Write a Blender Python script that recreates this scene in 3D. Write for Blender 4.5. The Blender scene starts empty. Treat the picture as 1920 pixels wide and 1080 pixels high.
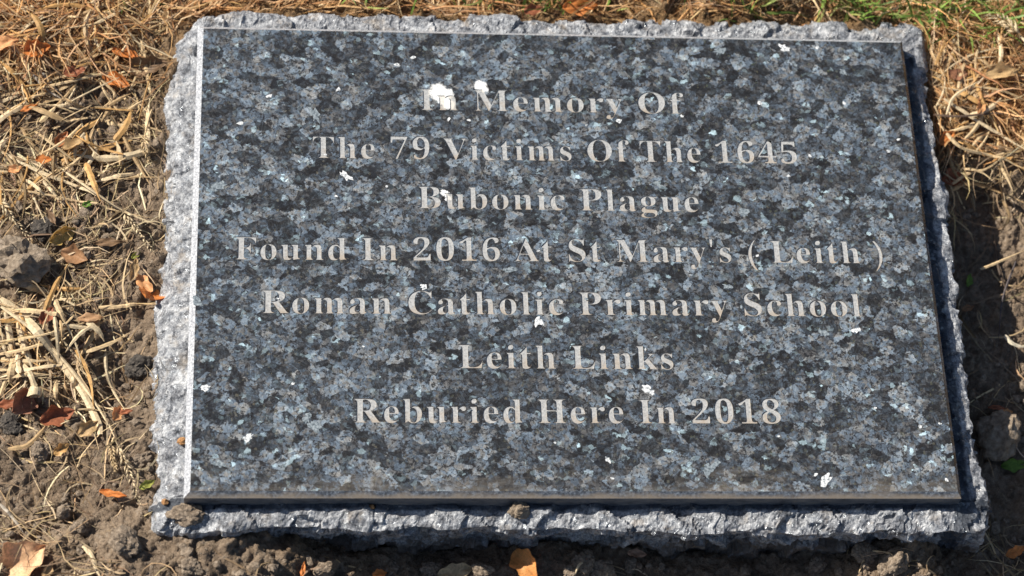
import bpy, bmesh, math, random
import numpy as np
from mathutils import Vector, Matrix

random.seed(7)
rng = np.random.default_rng(11)
S = bpy.context.scene
COL = S.collection
R = math.radians

# ------------------------------------------------------------------ camera
# world: metres, x right, y away from the viewer, z up; the polished face lies at z = ZP
ZP = 0.055
FPX = 4300.0                                   # focal length in pixels of a 1920 wide frame
RX, RY, RZ = R(-26.23), R(6.27), R(2.23)
TCAM = Vector((0.0310, 0.0199, -1.2920))
ROT = Matrix.Rotation(RZ, 3, 'Z') @ Matrix.Rotation(RX, 3, 'X') @ Matrix.Rotation(RY, 3, 'Y')
CAMPOS = -(ROT.transposed() @ TCAM) + Vector((0, 0, ZP))
cam_d = bpy.data.cameras.new('camera')
cam = bpy.data.objects.new('camera', cam_d)
COL.objects.link(cam)
cam.matrix_world = Matrix.Translation(CAMPOS) @ ROT.transposed().to_4x4()
cam_d.sensor_width = 36.0
cam_d.lens = FPX / 1920 * 36.0
cam_d.clip_start = 0.05
cam_d.clip_end = 300
cam_d.dof.use_dof = True
cam_d.dof.focus_distance = 1.275
cam_d.dof.aperture_fstop = 8
S.camera = cam

# ------------------------------------------------------------------ light
SUN = Vector((-0.70, 0.34, 0.64)).normalized()          # towards the sun
w = bpy.data.worlds.new('World')
S.world = w
w.use_nodes = True
sky = w.node_tree.nodes.new('ShaderNodeTexSky')
sky.sky_type = 'NISHITA'
sky.sun_disc = False
sky.sun_elevation = math.asin(SUN.z)
sky.sun_rotation = math.atan2(SUN.x, SUN.y)
w.node_tree.links.new(sky.outputs[0], w.node_tree.nodes['Background'].inputs[0])
w.node_tree.nodes['Background'].inputs[1].default_value = 0.06
sun_d = bpy.data.lights.new('sun', 'SUN')
sun_d.energy = 5.0
sun_d.angle = R(0.55)
sun_d.color = (1.0, 0.94, 0.84)
sun = bpy.data.objects.new('sun', sun_d)
sun.rotation_euler = SUN.to_track_quat('Z', 'Y').to_euler()
COL.objects.link(sun)
S.view_settings.view_transform = 'Standard'
S.view_settings.look = 'None'
S.view_settings.gamma = 1
S.view_settings.exposure = 0.55

# ------------------------------------------------------------------ placing
RT = np.array(ROT)
CP = np.array(CAMPOS)
def at(px, py, z):
    """point of the photograph's view on the horizontal plane at height z (relative to the polished face)"""
    d = RT.T @ np.array([(px - 960) / FPX, -(py - 540) / FPX, -1.0])
    return CP + d * ((z + ZP) - CP[2]) / d[2]
def px_of(P):
    c = (P - CP) @ RT.T
    return 960 + FPX * c[:, 0] / -c[:, 2], 540 - FPX * c[:, 1] / -c[:, 2]

# ------------------------------------------------------------------ numpy noise
def _h(ix, iy, iz, seed):
    n = (ix.astype(np.int64) * 374761393 + iy.astype(np.int64) * 668265263 + iz.astype(np.int64) * 2147483647 % 1013904223 + seed * 1442695) & 0x7fffffff
    n = ((n ^ (n >> 13)) * 1274126177) & 0x7fffffff
    n = ((n ^ (n >> 15)) * 1103515245 + 12345) & 0x7fffffff
    return ((n >> 7) & 0xffff) / 65535.0
def vnoise(x, y, z, seed=0):
    ix, iy, iz = np.floor(x), np.floor(y), np.floor(z)
    fx, fy, fz = x - ix, y - iy, z - iz
    fx, fy, fz = [f * f * f * (f * (f * 6 - 15) + 10) for f in (fx, fy, fz)]
    r = 0
    for a in (0, 1):
        for b in (0, 1):
            for c in (0, 1):
                wt = (fx if a else 1 - fx) * (fy if b else 1 - fy) * (fz if c else 1 - fz)
                r = r + wt * _h(ix + a, iy + b, iz + c, seed)
    return r * 2 - 1
def fbm(x, y, z, oct=4, seed=0, gain=.5):
    r, a = 0, 1.0
    for k in range(oct):
        r = r + a * vnoise(x, y, z, seed + k * 17)
        x, y, z, a = x * 2.03 + 3.1, y * 2.03 + 1.7, z * 2.03 + 5.3, a * gain
    return r
def worley(x, y, z, seed=0, flat=False):
    ix, iy, iz = np.floor(x), np.floor(y), np.floor(z)
    best = np.full(x.shape, 9.0); val = np.zeros(x.shape)
    for a in (-1, 0, 1):
        for b in (-1, 0, 1):
            for c in ((0,) if flat else (-1, 0, 1)):
                jx, jy, jz = ix + a, iy + b, iz + c
                dx = jx + _h(jx, jy, jz, seed) - x
                dy = jy + _h(jx, jy, jz, seed + 5) - y
                dz = 0 if flat else jz + _h(jx, jy, jz, seed + 9) - z
                d = np.sqrt(dx * dx + dy * dy + dz * dz)
                m = d < best
                best = np.where(m, d, best)
                val = np.where(m, _h(jx, jy, jz, seed + 13), val)
    return best, val
def smooth(a, b, x):
    t = np.clip((x - a) / (b - a), 0, 1)
    return t * t * (3 - 2 * t)

# ------------------------------------------------------------------ mesh helpers
def obj(name, verts, faces, mat, parent=None, smooth_=True, col=None, mats=None, fmat=None):
    me = bpy.data.meshes.new(name)
    verts = np.asarray(verts, np.float32)
    if isinstance(faces, np.ndarray):
        n, k = faces.shape
        me.vertices.add(len(verts)); me.vertices.foreach_set('co', verts.ravel())
        me.loops.add(n * k); me.loops.foreach_set('vertex_index', faces.astype(np.int32).ravel())
        me.polygons.add(n); me.polygons.foreach_set('loop_start', np.arange(0, n * k, k, dtype=np.int32))
        me.update(calc_edges=True)
    else:
        me.from_pydata([tuple(v) for v in verts], [], faces)
    for m in (mats or [mat]):
        me.materials.append(m)
    if fmat is not None:
        me.polygons.foreach_set('material_index', np.asarray(fmat, np.int32))
    me.polygons.foreach_set('use_smooth', np.full(len(me.polygons), smooth_))
    if col is not None:
        ca = me.color_attributes.new('tint', 'FLOAT_COLOR', 'POINT')
        c4 = np.ones((len(verts), 4), np.float32); c4[:, :3] = col
        ca.data.foreach_set('color', c4.ravel())
    me.update()
    o = bpy.data.objects.new(name, me)
    COL.objects.link(o)
    if parent: o.parent = parent
    return o
def tag(o, label=None, cat=None, group=None, kind=None):
    for k, v in (('label', label), ('category', cat), ('group', group), ('kind', kind)):
        if v: o[k] = v
    return o
def empty(name, loc, label, cat, group=None):
    o = bpy.data.objects.new(name, None)
    COL.objects.link(o)
    o.location = loc
    o.empty_display_size = .01
    return tag(o, label, cat, group)
def grid_faces(n, m, wrap=False):
    """n rings of m verts"""
    i, j = np.meshgrid(np.arange(n - 1), np.arange(m if wrap else m - 1), indexing='ij')
    j2 = (j + 1) % m
    return np.stack([i * m + j, i * m + j2, (i + 1) * m + j2, (i + 1) * m + j], -1).reshape(-1, 4)

# ------------------------------------------------------------------ materials
WHITE = [(822, 172, 20), (836, 176, 15), (841, 195, 13), (831, 187, 12), (900, 160, 13), (908, 166, 8), (833, 362, 8), (840, 371, 6)]  # crystals at the lettering whose bright flash is painted white: position, radius
PH = 0.42 / 1.43
class NT:
    def __init__(s, name):
        s.m = bpy.data.materials.new(name); s.m.use_nodes = True
        s.t = s.m.node_tree; s.p = s.t.nodes['Principled BSDF']; s.out = s.t.nodes['Material Output']
    def n(s, typ, ins=None, **kw):
        nd = s.t.nodes.new('ShaderNode' + typ)
        for k, v in kw.items(): setattr(nd, k, v)
        for k, v in (ins or {}).items(): s.set(nd, k, v)
        return nd
    def set(s, nd, k, v):
        sock = nd.inputs[k]
        if hasattr(v, 'is_output'): s.t.links.new(v, sock)
        elif isinstance(v, (tuple, list)) and len(v) == 3 and sock.type == 'RGBA': sock.default_value = (*v, 1)
        else: sock.default_value = v
    def math(s, op, a, b=0.0, clamp=False):
        return s.n('Math', {0: a, 1: b}, operation=op, use_clamp=clamp).outputs[0]
    def vmath(s, op, a, b=(0, 0, 0), scale=None):
        nd = s.n('VectorMath', {0: a, 1: b}, operation=op)
        if scale is not None: s.set(nd, 'Scale', scale)
        return nd.outputs[0]
    def mix(s, f, a, b, blend='MIX'):
        nd = s.n('Mix', data_type='RGBA', blend_type=blend, clamp_factor=True)
        for k, v in ((0, f), (6, a), (7, b)): s.set(nd, k, v)
        return nd.outputs[2]
    def ramp(s, f, stops, interp='LINEAR'):
        nd = s.n('ValToRGB', {0: f}); cr = nd.color_ramp; cr.interpolation = interp
        while len(cr.elements) < len(stops): cr.elements.new(.5)
        for e, (p, c) in zip(cr.elements, stops):
            e.position = p; e.color = (*c, 1) if isinstance(c, tuple) else (c, c, c, 1)
        return nd.outputs[0]
    def noise(s, vec, scale, detail=3, rough=.5, dist=0, out=0):
        return s.n('TexNoise', {'Vector': vec, 'Scale': scale, 'Detail': detail, 'Roughness': rough, 'Distortion': dist}).outputs[out]
    def vor(s, vec, scale, feature='F1', out='Color', dim='3D', rnd=1.0):
        nd = s.n('TexVoronoi', feature=feature, voronoi_dimensions=dim)
        s.set(nd, 'Vector', vec); s.set(nd, 'Scale', scale); s.set(nd, 'Randomness', rnd)
        return nd.outputs[out]
    def blobs(s):
        """white flash of the cleaved crystals at the first words, painted as colour"""
        pos = s.n('NewGeometry').outputs['Position']
        wv = s.vmath('SCALE', s.vmath('SUBTRACT', s.noise(pos, 330.0, 5, .75, out=1), (.5, .5, .5)), scale=.0062)
        q = s.vmath('MULTIPLY', s.vmath('ADD', pos, wv), (1, 1, 0)); m = 0.0
        for bx, by, br in WHITE:
            p = at(bx, by, 0)
            d = s.n('VectorMath', {0: q, 1: (p[0], p[1], 0)}, operation='DISTANCE').outputs['Value']
            m = s.math('MAXIMUM', m, s.ramp(s.math('DIVIDE', d, br / 3330), [(.74, 1.0), (.90, .6), (1.06, 0.0)]))
        return m
    def sep(s, c):
        return s.n('SeparateColor', {0: c}).outputs

def granite(name, rough=False):
    """coarse blue grey larvikite: feldspar grains each with its own tone and cleavage direction"""
    t = NT(name)
    co = t.vmath('SCALE', t.n('TexCoord').outputs['Object'], scale=1000.0)      # millimetres
    wn = t.noise(co, .30, 4, .6, out=1)
    wv = t.vmath('SCALE', t.vmath('SUBTRACT', wn, (.5, .5, .5)), scale=2.6)
    v = t.vmath('ADD', co, wv)
    wn2 = t.noise(co, .9, 2, .5, out=1)
    v = t.vmath('ADD', v, t.vmath('SCALE', t.vmath('SUBTRACT', wn2, (.5, .5, .5)), scale=1.3))
    vs = t.vmath('MULTIPLY', v, (.93, 1.05, 1))
    A = t.vor(vs, 1 / 6.4); B = t.vor(vs, 1 / 2.3)
    a, b = t.sep(A), t.sep(B)
    # streaks along each grain's own direction
    ang = t.math('MULTIPLY', a[2], 3.14)
    rot = t.n('VectorRotate', {'Vector': co, 'Angle': ang}, rotation_type='Z_AXIS').outputs[0]
    fe = t.noise(t.vmath('MULTIPLY', rot, (.16, 1.15, 1)), 1.0, 5, .68)
    f2 = t.noise(v, .85, 6, .72); f3 = t.noise(v, .2, 4, .6)
    tone = t.math('ADD', t.math('ADD', t.math('MULTIPLY', a[0], .40), t.math('MULTIPLY', b[0], .15)),
                  t.math('ADD', t.math('MULTIPLY', fe, .52), t.math('ADD', t.math('MULTIPLY', f2, .30), t.math('MULTIPLY', f3, .14))))
    tone = t.math('ADD', tone, t.math('ADD', -.288, t.math('MULTIPLY', t.noise(v, 1.7, 3, .6), .14)))
    blue = t.ramp(tone, [(.29, (.006, .006, .007)), (.39, (.022, .026, .031)), (.51, (.056, .073, .095)), (.63, (.112, .146, .190)), (.77, (.21, .26, .31)), (.92, (.42, .46, .50))])
    brown = t.ramp(tone, [(.29, (.006, .006, .006)), (.39, (.026, .026, .026)), (.51, (.068, .067, .068)), (.63, (.132, .131, .130)), (.77, (.24, .24, .235)), (.92, (.42, .42, .41))])
    hue = t.math('ADD', t.math('MULTIPLY', b[1], .5), t.math('MULTIPLY', t.noise(v, .26, 4, .6), 1.0))
    c = t.mix(t.ramp(hue, [(.62, 0.0), (.92, 1.0)]), blue, brown)
    # dark mica and pyroxene between the grains
    dk = t.noise(v, .52, 5, .66)
    c = t.mix(t.ramp(dk, [(.540, 0.0), (.572, .92)]), c, (.010, .010, .011))
    ed = t.vor(vs, 1 / 6.4, 'DISTANCE_TO_EDGE', 'Distance')
    c = t.mix(t.math('MULTIPLY', t.ramp(ed, [(.01, .92), (.055, 0.0)]), t.ramp(dk, [(.41, 0.0), (.50, 1.0)])), c, (.014, .014, .016))
    if not rough:
        c = t.mix(t.blobs(), c, t.ramp(t.noise(co, .8, 5, .7), [(.34, (.38, .385, .38)), (.48, (.80, .80, .785)), (.6, (.93, .93, .92))]))
        yd = t.math('ADD', t.n('SeparateXYZ', {0: co}).outputs[1], PH * 500)
        du = t.math('ADD', t.math('MULTIPLY', t.noise(t.vmath('MULTIPLY', co, (.35, 1, 1)), .10, 6, .7), 1.6), t.math('MULTIPLY', yd, -.018))
        c = t.mix(t.ramp(du, [(.55, .03), (.95, .30)]), c, (.30, .255, .20))        # film of dried dust, thicker along the low edge
        t.set(t.p, 'Base Color', c)
        t.set(t.p, 'Roughness', t.math('ADD', .16, t.math('MULTIPLY', a[1], .12)))
        # schiller: light thrown back from cleavage planes inside the grains
        nv = t.vmath('SCALE', t.vmath('SUBTRACT', t.vor(vs, 1 / 3.3), (.5, .5, .5)), scale=1.5)
        nrm = t.vmath('NORMALIZE', t.vmath('ADD', t.n('NewGeometry').outputs['Normal'], t.vmath('MULTIPLY', nv, (1, 1, .0))))
        gl = t.n('BsdfAnisotropic', {'Color': (.55, .76, .90), 'Roughness': .42, 'Normal': nrm})
        mx = t.n('MixShader', {0: t.math('MULTIPLY', t.math('MULTIPLY', t.math('POWER', b[2], 2.2), fe), .11), 1: t.p.outputs[0], 2: gl.outputs[0]})
        # tiny glints
        nv2 = t.vmath('SCALE', t.vmath('SUBTRACT', t.vor(co, 1 / 1.3), (.5, .5, .5)), scale=1.5)
        nrm2 = t.vmath('NORMALIZE', t.vmath('ADD', t.n('NewGeometry').outputs['Normal'], t.vmath('MULTIPLY', nv2, (1, 1, 0))))
        g2 = t.n('BsdfAnisotropic', {'Color': (1, 1, 1), 'Roughness': .10, 'Normal': nrm2})
        sp = t.math('MULTIPLY', t.math('GREATER_THAN', t.sep(t.vor(co, 1 / 1.3))[1], .96), .25)
        mx2 = t.n('MixShader', {0: sp, 1: mx.outputs[0], 2: g2.outputs[0]})
        t.t.links.new(mx2.outputs[0], t.out.inputs[0])
    else:
        # broken face: crushed crystals scatter the light, so it is paler, with soil rubbed in low down
        n1 = t.noise(co, .30, 6, .7); n2 = t.noise(co, 1.3, 4, .65)
        n3 = t.noise(t.vmath('MULTIPLY', co, (1, .8, 1)), .13, 4, .6)
        pale = t.ramp(t.math('ADD', t.math('ADD', t.math('MULTIPLY', n1, .45), t.math('MULTIPLY', n2, .27)), t.math('MULTIPLY', n3, .28)),
                      [(.395, (.03, .033, .04)), (.465, (.17, .178, .20)), (.535, (.42, .43, .45)), (.63, (.84, .85, .86))])
        c = t.mix(.80, c, pale)
        z = t.n('SeparateXYZ', {0: co}).outputs[2]
        so = t.math('ADD', t.math('MULTIPLY', t.math('ADD', z, -22.0), -.05), t.math('MULTIPLY', t.math('ADD', t.noise(co, .07, 4, .6), -.5), 2.2))
        c = t.mix(t.ramp(so, [(.3, 0.0), (.75, .85)]), c, (.13, .095, .066))
        du = t.noise(t.vmath('ADD', co, (40, 9, 3)), .10, 4, .6)
        c = t.mix(t.ramp(du, [(.55, 0.0), (.72, .55)]), c, (.34, .28, .215))
        # sawn ledge along the panel's right and near sides, its shadow deepened in colour
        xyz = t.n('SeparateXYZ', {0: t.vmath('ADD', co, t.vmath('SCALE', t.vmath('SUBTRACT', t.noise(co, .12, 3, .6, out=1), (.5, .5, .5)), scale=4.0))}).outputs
        shade_band = t.math('MAXIMUM', t.math('MULTIPLY', t.math('MULTIPLY', t.math('GREATER_THAN', xyz[0], 207.0), t.math('LESS_THAN', xyz[1], 141.0)), t.ramp(t.math('MULTIPLY', t.math('ADD', xyz[0], -210.0), .1), [(.75, 1.0), (.9, 0.0)])),
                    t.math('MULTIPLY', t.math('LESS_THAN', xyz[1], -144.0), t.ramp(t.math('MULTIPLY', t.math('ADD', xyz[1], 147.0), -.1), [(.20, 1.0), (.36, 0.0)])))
        c = t.mix(t.math('MULTIPLY', shade_band, .9), c, t.mix(t.noise(co, .5, 4, .6), (.012, .016, .024), (.05, .062, .085)))
        t.set(t.p, 'Base Color', c); t.set(t.p, 'Roughness', .62)
        bh = t.math('ADD', t.noise(co, .8, 6, .7), t.math('MULTIPLY', t.vor(co, 1 / 2.2, out='Distance'), .5))
        bm = t.n('Bump', {'Height': bh, 'Strength': .75, 'Distance': .0012})
        t.set(t.p, 'Normal', bm.outputs[0])
        nv2 = t.vmath('SUBTRACT', t.vor(co, 1 / 1.7), (.5, .5, .5))
        nrm2 = t.vmath('NORMALIZE', t.vmath('ADD', bm.outputs[0], t.vmath('SCALE', nv2, scale=1.4)))
        g2 = t.n('BsdfAnisotropic', {'Color': (.9, .95, 1), 'Roughness': .2, 'Normal': nrm2})
        sp = t.math('MULTIPLY', t.math('GREATER_THAN', t.sep(t.vor(co, 1 / 1.7))[1], .80), .16)
        mx2 = t.n('MixShader', {0: sp, 1: t.p.outputs[0], 2: g2.outputs[0]})
        t.t.links.new(mx2.outputs[0], t.out.inputs[0])
    return t.m

def simple(name, stops, scale, rough=.8, detail=5, bump=0, bscale=None, spec=.3):
    t = NT(name)
    co = t.vmath('SCALE', t.n('TexCoord').outputs['Object'], scale=1000.0)
    n = t.noise(co, scale, detail, .62)
    t.set(t.p, 'Base Color', t.ramp(n, stops)); t.set(t.p, 'Roughness', rough); t.set(t.p, 'Specular IOR Level', spec)
    if bump:
        b = t.n('Bump', {'Height': t.noise(co, bscale or scale * 3, 6, .7), 'Strength': .8, 'Distance': bump})
        t.set(t.p, 'Normal', b.outputs[0])
    return t.m

def tinted(name, rough=.6, trans=.25, spec=.25):
    """dry plant matter: each blade's own colour, with fine length streaks and some light through it"""
    t = NT(name)
    at_ = t.n('Attribute', attribute_name='tint').outputs[0]
    co = t.vmath('SCALE', t.n('TexCoord').outputs['Object'], scale=1000.0)
    n = t.noise(co, .8, 4, .65)
    c = t.mix(1, at_, t.ramp(n, [(.3, .68), (.5, 1.0), (.72, 1.28)]), 'MULTIPLY')
    t.set(t.p, 'Base Color', c); t.set(t.p, 'Roughness', rough); t.set(t.p, 'Specular IOR Level', spec)
    tr = t.n('BsdfTranslucent', {'Color': c})
    mx = t.n('MixShader', {0: trans, 1: t.p.outputs[0], 2: tr.outputs[0]})
    t.t.links.new(mx.outputs[0], t.out.inputs[0])
    return t.m

M_POL = granite('polished_granite')
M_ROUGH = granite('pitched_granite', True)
M_BEV = simple('honed_bevel', [(.34, (.15, .16, .185)), (.5, (.33, .34, .365)), (.64, (.52, .53, .55))], .9, .3, spec=.5)
def dusty_bevel():
    t = NT('dusty_bevel')
    co = t.vmath('SCALE', t.n('TexCoord').outputs['Object'], scale=1000.0)
    n = t.noise(t.vmath('MULTIPLY', co, (.5, 1, 1)), .12, 6, .68)
    g = t.ramp(t.noise(co, .5, 5, .7), [(.35, (.03, .033, .04)), (.5, (.09, .105, .13)), (.66, (.24, .27, .31))])
    yy = t.math('ADD', t.n('SeparateXYZ', {0: co}).outputs[1], PH * 500)        # mm up the bevel: soil sits on its lower half
    dust = t.math('ADD', t.math('MULTIPLY', yy, -.16), t.math('MULTIPLY', n, 1.3))
    c = t.mix(t.ramp(dust, [(.22, 0.0), (.6, .8)]), g, (.30, .245, .185))
    t.set(t.p, 'Base Color', c); t.set(t.p, 'Roughness', .6)
    return t.m
M_BEVD = dusty_bevel()
def side_granite():
    t = NT('sawn_granite')
    co = t.vmath('SCALE', t.n('TexCoord').outputs['Object'], scale=1000.0)
    n = t.noise(t.vmath('MULTIPLY', co, (.4, 1, 1)), .3, 6, .7)
    t.set(t.p, 'Base Color', t.ramp(n, [(.35, (.06, .06, .065)), (.5, (.12, .13, .15)), (.7, (.22, .2, .17))])); t.set(t.p, 'Roughness', .35)
    return t.m
M_SIDE = side_granite()
def letter_mat():
    t = NT('blasted_granite')
    tc = t.n('TexCoord').outputs['Object']
    co = t.vmath('SCALE', tc, scale=1000.0)
    n = t.noise(co, .75, 6, .72); n2 = t.noise(co, .14, 3, .5)
    c = t.ramp(n, [(.33, (.13, .135, .14)), (.43, (.31, .315, .315)), (.55, (.40, .40, .395)), (.7, (.52, .52, .515))])
    # washed soil left in the lower part of every letter
    y = t.n('SeparateXYZ', {0: co}).outputs[1]
    fr = t.math('DIVIDE', y, 15.0)
    d = t.math('ADD', t.math('MULTIPLY', fr, -1.1), t.math('ADD', .55, t.math('MULTIPLY', t.math('ADD', n2, -.5), 2.4)))
    c = t.mix(t.ramp(d, [(.1, 0.0), (.75, .75)]), c, (.36, .295, .225))
    c = t.mix(t.math('MULTIPLY', t.blobs(), .45), c, (.90, .84, .74))
    t.set(t.p, 'Base Color', c); t.set(t.p, 'Roughness', .8)
    return t.m
M_LET = letter_mat()
M_FLAKE = simple('feldspar_flash', [(.34, (.13, .15, .17)), (.46, (.50, .52, .53)), (.60, (.86, .86, .85))], .8, .3, spec=.6)  # pale tone stands for a crystal flashing in the sun
M_FLAKE2 = simple('feldspar_flash_dull', [(.34, (.06, .075, .085)), (.5, (.19, .225, .25)), (.68, (.36, .40, .42))], .8, .35, spec=.5)
M_PLANT = tinted('dry_grass')
M_LEAF = tinted('dry_leaf', .5, .3)
M_GREEN = tinted('green_grass', .45, .3)
M_CLOD = simple('soil_clod', [(.3, (.12, .092, .068)), (.5, (.25, .195, .145)), (.7, (.42, .34, .26))], .6, .95, bump=.0012, spec=.1)
M_DCLOD = simple('dark_clod', [(.3, (.045, .04, .037)), (.5, (.085, .075, .066)), (.7, (.14, .12, .10))], .45, .95, bump=.001, spec=.1)
M_ROCK = simple('buff_rock', [(.3, (.17, .13, .095)), (.5, (.29, .23, .17)), (.7, (.43, .35, .27))], .35, .9, bump=.0018, spec=.15)
M_CRUMB = simple('orange_crumb', [(.3, (.28, .13, .05)), (.6, (.45, .25, .11))], .6, .8, bump=.0006)
def soil_mat():
    t = NT('soil')
    co = t.vmath('SCALE', t.n('TexCoord').outputs['Object'], scale=1000.0)
    n = t.noise(co, .035, 6, .65); n2 = t.noise(co, .30, 6, .7); n3 = t.noise(co, 1.4, 3, .6)
    f = t.math('ADD', t.math('ADD', t.math('MULTIPLY', n, .4), t.math('MULTIPLY', n2, .32)), t.math('MULTIPLY', n3, .28))
    c = t.ramp(f, [(.34, (.11, .080, .057)), (.46, (.235, .175, .125)), (.55, (.345, .262, .188)), (.66, (.50, .39, .285))])
    # small pale grit
    g = t.vor(co, 1 / 1.9, out='Color')
    c = t.mix(t.math('MULTIPLY', t.math('GREATER_THAN', t.sep(g)[0], .93), .5), c, (.40, .33, .26))
    th = t.sep(t.n('Attribute', attribute_name='thatch').outputs[0])[0]
    tf = t.ramp(t.noise(t.vmath('MULTIPLY', co, (1, .6, 1)), .5, 6, .75), [(.35, (.10, .055, .025)), (.5, (.28, .165, .075)), (.68, (.46, .31, .16))])
    c = t.mix(t.math('MULTIPLY', th, .9), c, tf)
    t.set(t.p, 'Base Color', c); t.set(t.p, 'Roughness', .95); t.set(t.p, 'Specular IOR Level', .1)
    bh = t.math('ADD', t.noise(co, .45, 6, .75), t.math('MULTIPLY', t.vor(co, 1 / 2.4, out='Distance'), -.5))
    b = t.n('Bump', {'Height': bh, 'Strength': 1.0, 'Distance': .0030})
    t.set(t.p, 'Normal', b.outputs[0])
    return t.m
M_SOIL = soil_mat()

# ------------------------------------------------------------------ the stone's outline
PW, PH = 0.42, 0.42 / 1.43
TH = 0.0115                                     # the raised polished panel
LZ = -TH                                        # ledge height relative to the face
edge_px = [(356, 34), (420, 22), (640, 23), (880, 30), (1100, 36), (1400, 39), (1600, 44), (1722, 48),      # far edge
           (1733, 130), (1748, 215), (1764, 310), (1778, 430), (1795, 540), (1812, 690), (1829, 815), (1840, 890), (1856, 960), (1853, 990),
           (1660, 996), (1500, 1000), (1300, 996), (1150, 989), (1000, 993), (850, 988), (720, 992), (590, 986), (430, 991), (330, 995), (304, 985),
           (303, 900), (306, 800), (312, 700), (316, 600), (323, 480), (325, 380), (324, 270), (326, 200), (333, 120), (343, 60)]
EP = np.array([at(a, b, LZ)[:2] for a, b in edge_px])
seg = np.linalg.norm(np.roll(EP, -1, 0) - EP, axis=1)
cum = np.r_[0, np.cumsum(seg)]
NP_ = 1500
ts = np.linspace(0, cum[-1], NP_, endpoint=False)
EPc = np.r_[EP, EP[:1]]
OUT = np.stack([np.interp(ts, cum, EPc[:, 0]), np.interp(ts, cum, EPc[:, 1])], 1)
for _ in range(5): OUT = (np.roll(OUT, 1, 0) + OUT * 2 + np.roll(OUT, -1, 0)) / 4
tg = np.roll(OUT, -6, 0) - np.roll(OUT, 6, 0)
NRM = np.stack([-tg[:, 1], tg[:, 0]], 1)
NRM /= np.linalg.norm(NRM, axis=1)[:, None]
cen = OUT.mean(0)
NRM *= np.sign((NRM * (OUT - cen)).sum(1))[:, None]
def inside(P, grow=0.0):
    poly = OUT[::6] + NRM[::6] * grow
    x, y = P[:, 0], P[:, 1]
    r = np.zeros(len(P), bool)
    x1, y1 = poly[:, 0], poly[:, 1]; x2, y2 = np.roll(x1, -1), np.roll(y1, -1)
    for i in range(len(poly)):
        if y1[i] == y2[i]: continue
        c = ((y1[i] > y) != (y2[i] > y)) & (x < (x2[i] - x1[i]) * (y - y1[i]) / (y2[i] - y1[i]) + x1[i])
        r ^= c
    return r

# ------------------------------------------------------------------ ground
ctl = [(-100, -60, -.022), (150, 30, -.022), (150, 140, -.026), (600, -40, -.020), (1000, -40, -.020), (1400, -40, -.019), (1700, -30, -.018), (1950, -40, -.015), (1850, 100, -.018), (1800, 200, -.022), (2000, 220, -.018),
       (1785, 290, -.040), (1900, 290, -.030), (1840, 400, -.068), (2000, 420, -.066), (1850, 600, -.060), (2000, 700, -.056), (1880, 860, -.060), (1900, 1050, -.058),
       (1790, 1030, -.062), (1700, 1080, -.034), (1650, 1052, -.031), (1690, 1050, -.034), (1570, 1035, -.060), (1500, 1075, -.056), (1400, 1035, -.063), (1400, 1090, -.054), (1250, 1035, -.062), (1250, 1085, -.052), (1140, 1035, -.056), (1060, 1060, -.042), (1000, 1066, -.044), (930, 1030, -.060), (930, 1076, -.046), (800, 1030, -.064), (800, 1085, -.050), (650, 1025, -.062), (650, 1080, -.050), (590, 1030, -.048), (530, 1020, -.026), (440, 1022, -.017), (360, 1022, -.017), (450, 1070, -.022), (300, 1040, -.024),
       (100, 1060, -.036), (100, 900, -.037), (250, 900, -.036), (280, 800, -.037), (220, 700, -.043), (240, 620, -.042), (100, 700, -.040), (100, 550, -.037), (250, 500, -.037), (250, 350, -.033), (100, 350, -.033), (270, 200, -.032), (-300, 500, -.034), (-300, 1100, -.036), (700, 1300, -.045), (1300, 1300, -.048), (2200, 1200, -.05), (2300, 300, -.03), (960, -400, -.018), (-300, -300, -.02), (2200, -300, -.014)]
CTL = np.array([[*at(a, b, z)[:2], z] for a, b, z in ctl])
def ground_raw(x, y, fine=True):
    x = np.asarray(x, float); y = np.asarray(y, float)
    num = np.zeros(x.shape); den = np.zeros(x.shape)
    for cx, cy, cz in CTL:
        wgt = 1 / ((x - cx) ** 2 + (y - cy) ** 2 + 2e-4) ** 1.6
        num += wgt * cz; den += wgt
    h = num / den
    far = np.clip(1 - np.maximum(np.abs(x), np.abs(y)) / 1.5, 0, 1)
    o = np.zeros_like(x)
    a = smooth(0, .6, far)
    h = h + (.0036 * fbm(x * 28, y * 28, o, 3, 3)) * a
    if fine:
        wx = x + .004 * vnoise(x * 90, y * 90, o, 40); wy = y + .004 * vnoise(x * 90 + 9, y * 90, o, 41)
        for sc, am, sd, th in ((48, .0040, 61, .86), (105, .0028, 71, .74), (230, .0019, 81, .55), (400, .0013, 95, .4)):
            d, v = worley(wx * sc, wy * sc, o, sd, True)
            rr = .30 + .38 * v
            h = h + am * np.sqrt(np.clip(1 - (d / rr) ** 2, 0, 1)) * (v > th) * (.5 + v * .5) * a
        h = h + .0013 * fbm(x * 240, y * 240, o, 5, 21, .66) * a
    return h + ZP
def axis(lo, hi, step):
    d = np.arange(lo, hi + step / 2, step)
    g = []; s = step; p = hi
    while p < 60:
        s *= 1.22; p += s; g.append(p)
    g2 = []; s = step; p = lo
    while p > -60:
        s *= 1.22; p -= s; g2.append(p)
    return np.r_[g2[::-1], d, g]
gx = axis(-.37, .34, .0013); gy = axis(-.23, .23, .0013)
GX, GY = np.meshgrid(gx, gy)
GZ = ground_raw(GX, GY)
ins = inside(np.stack([GX.ravel(), GY.ravel()], 1), -.006).reshape(GX.shape)
GZ = np.where(ins, np.minimum(GZ, ZP - .068), GZ)
g_o = obj('ground', np.stack([GX.ravel(), GY.ravel(), GZ.ravel()], 1), grid_faces(len(gy), len(gx)), M_SOIL)
tag(g_o, kind='structure')
_u, _v = px_of(np.stack([GX.ravel(), GY.ravel(), GZ.ravel()], 1))
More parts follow.
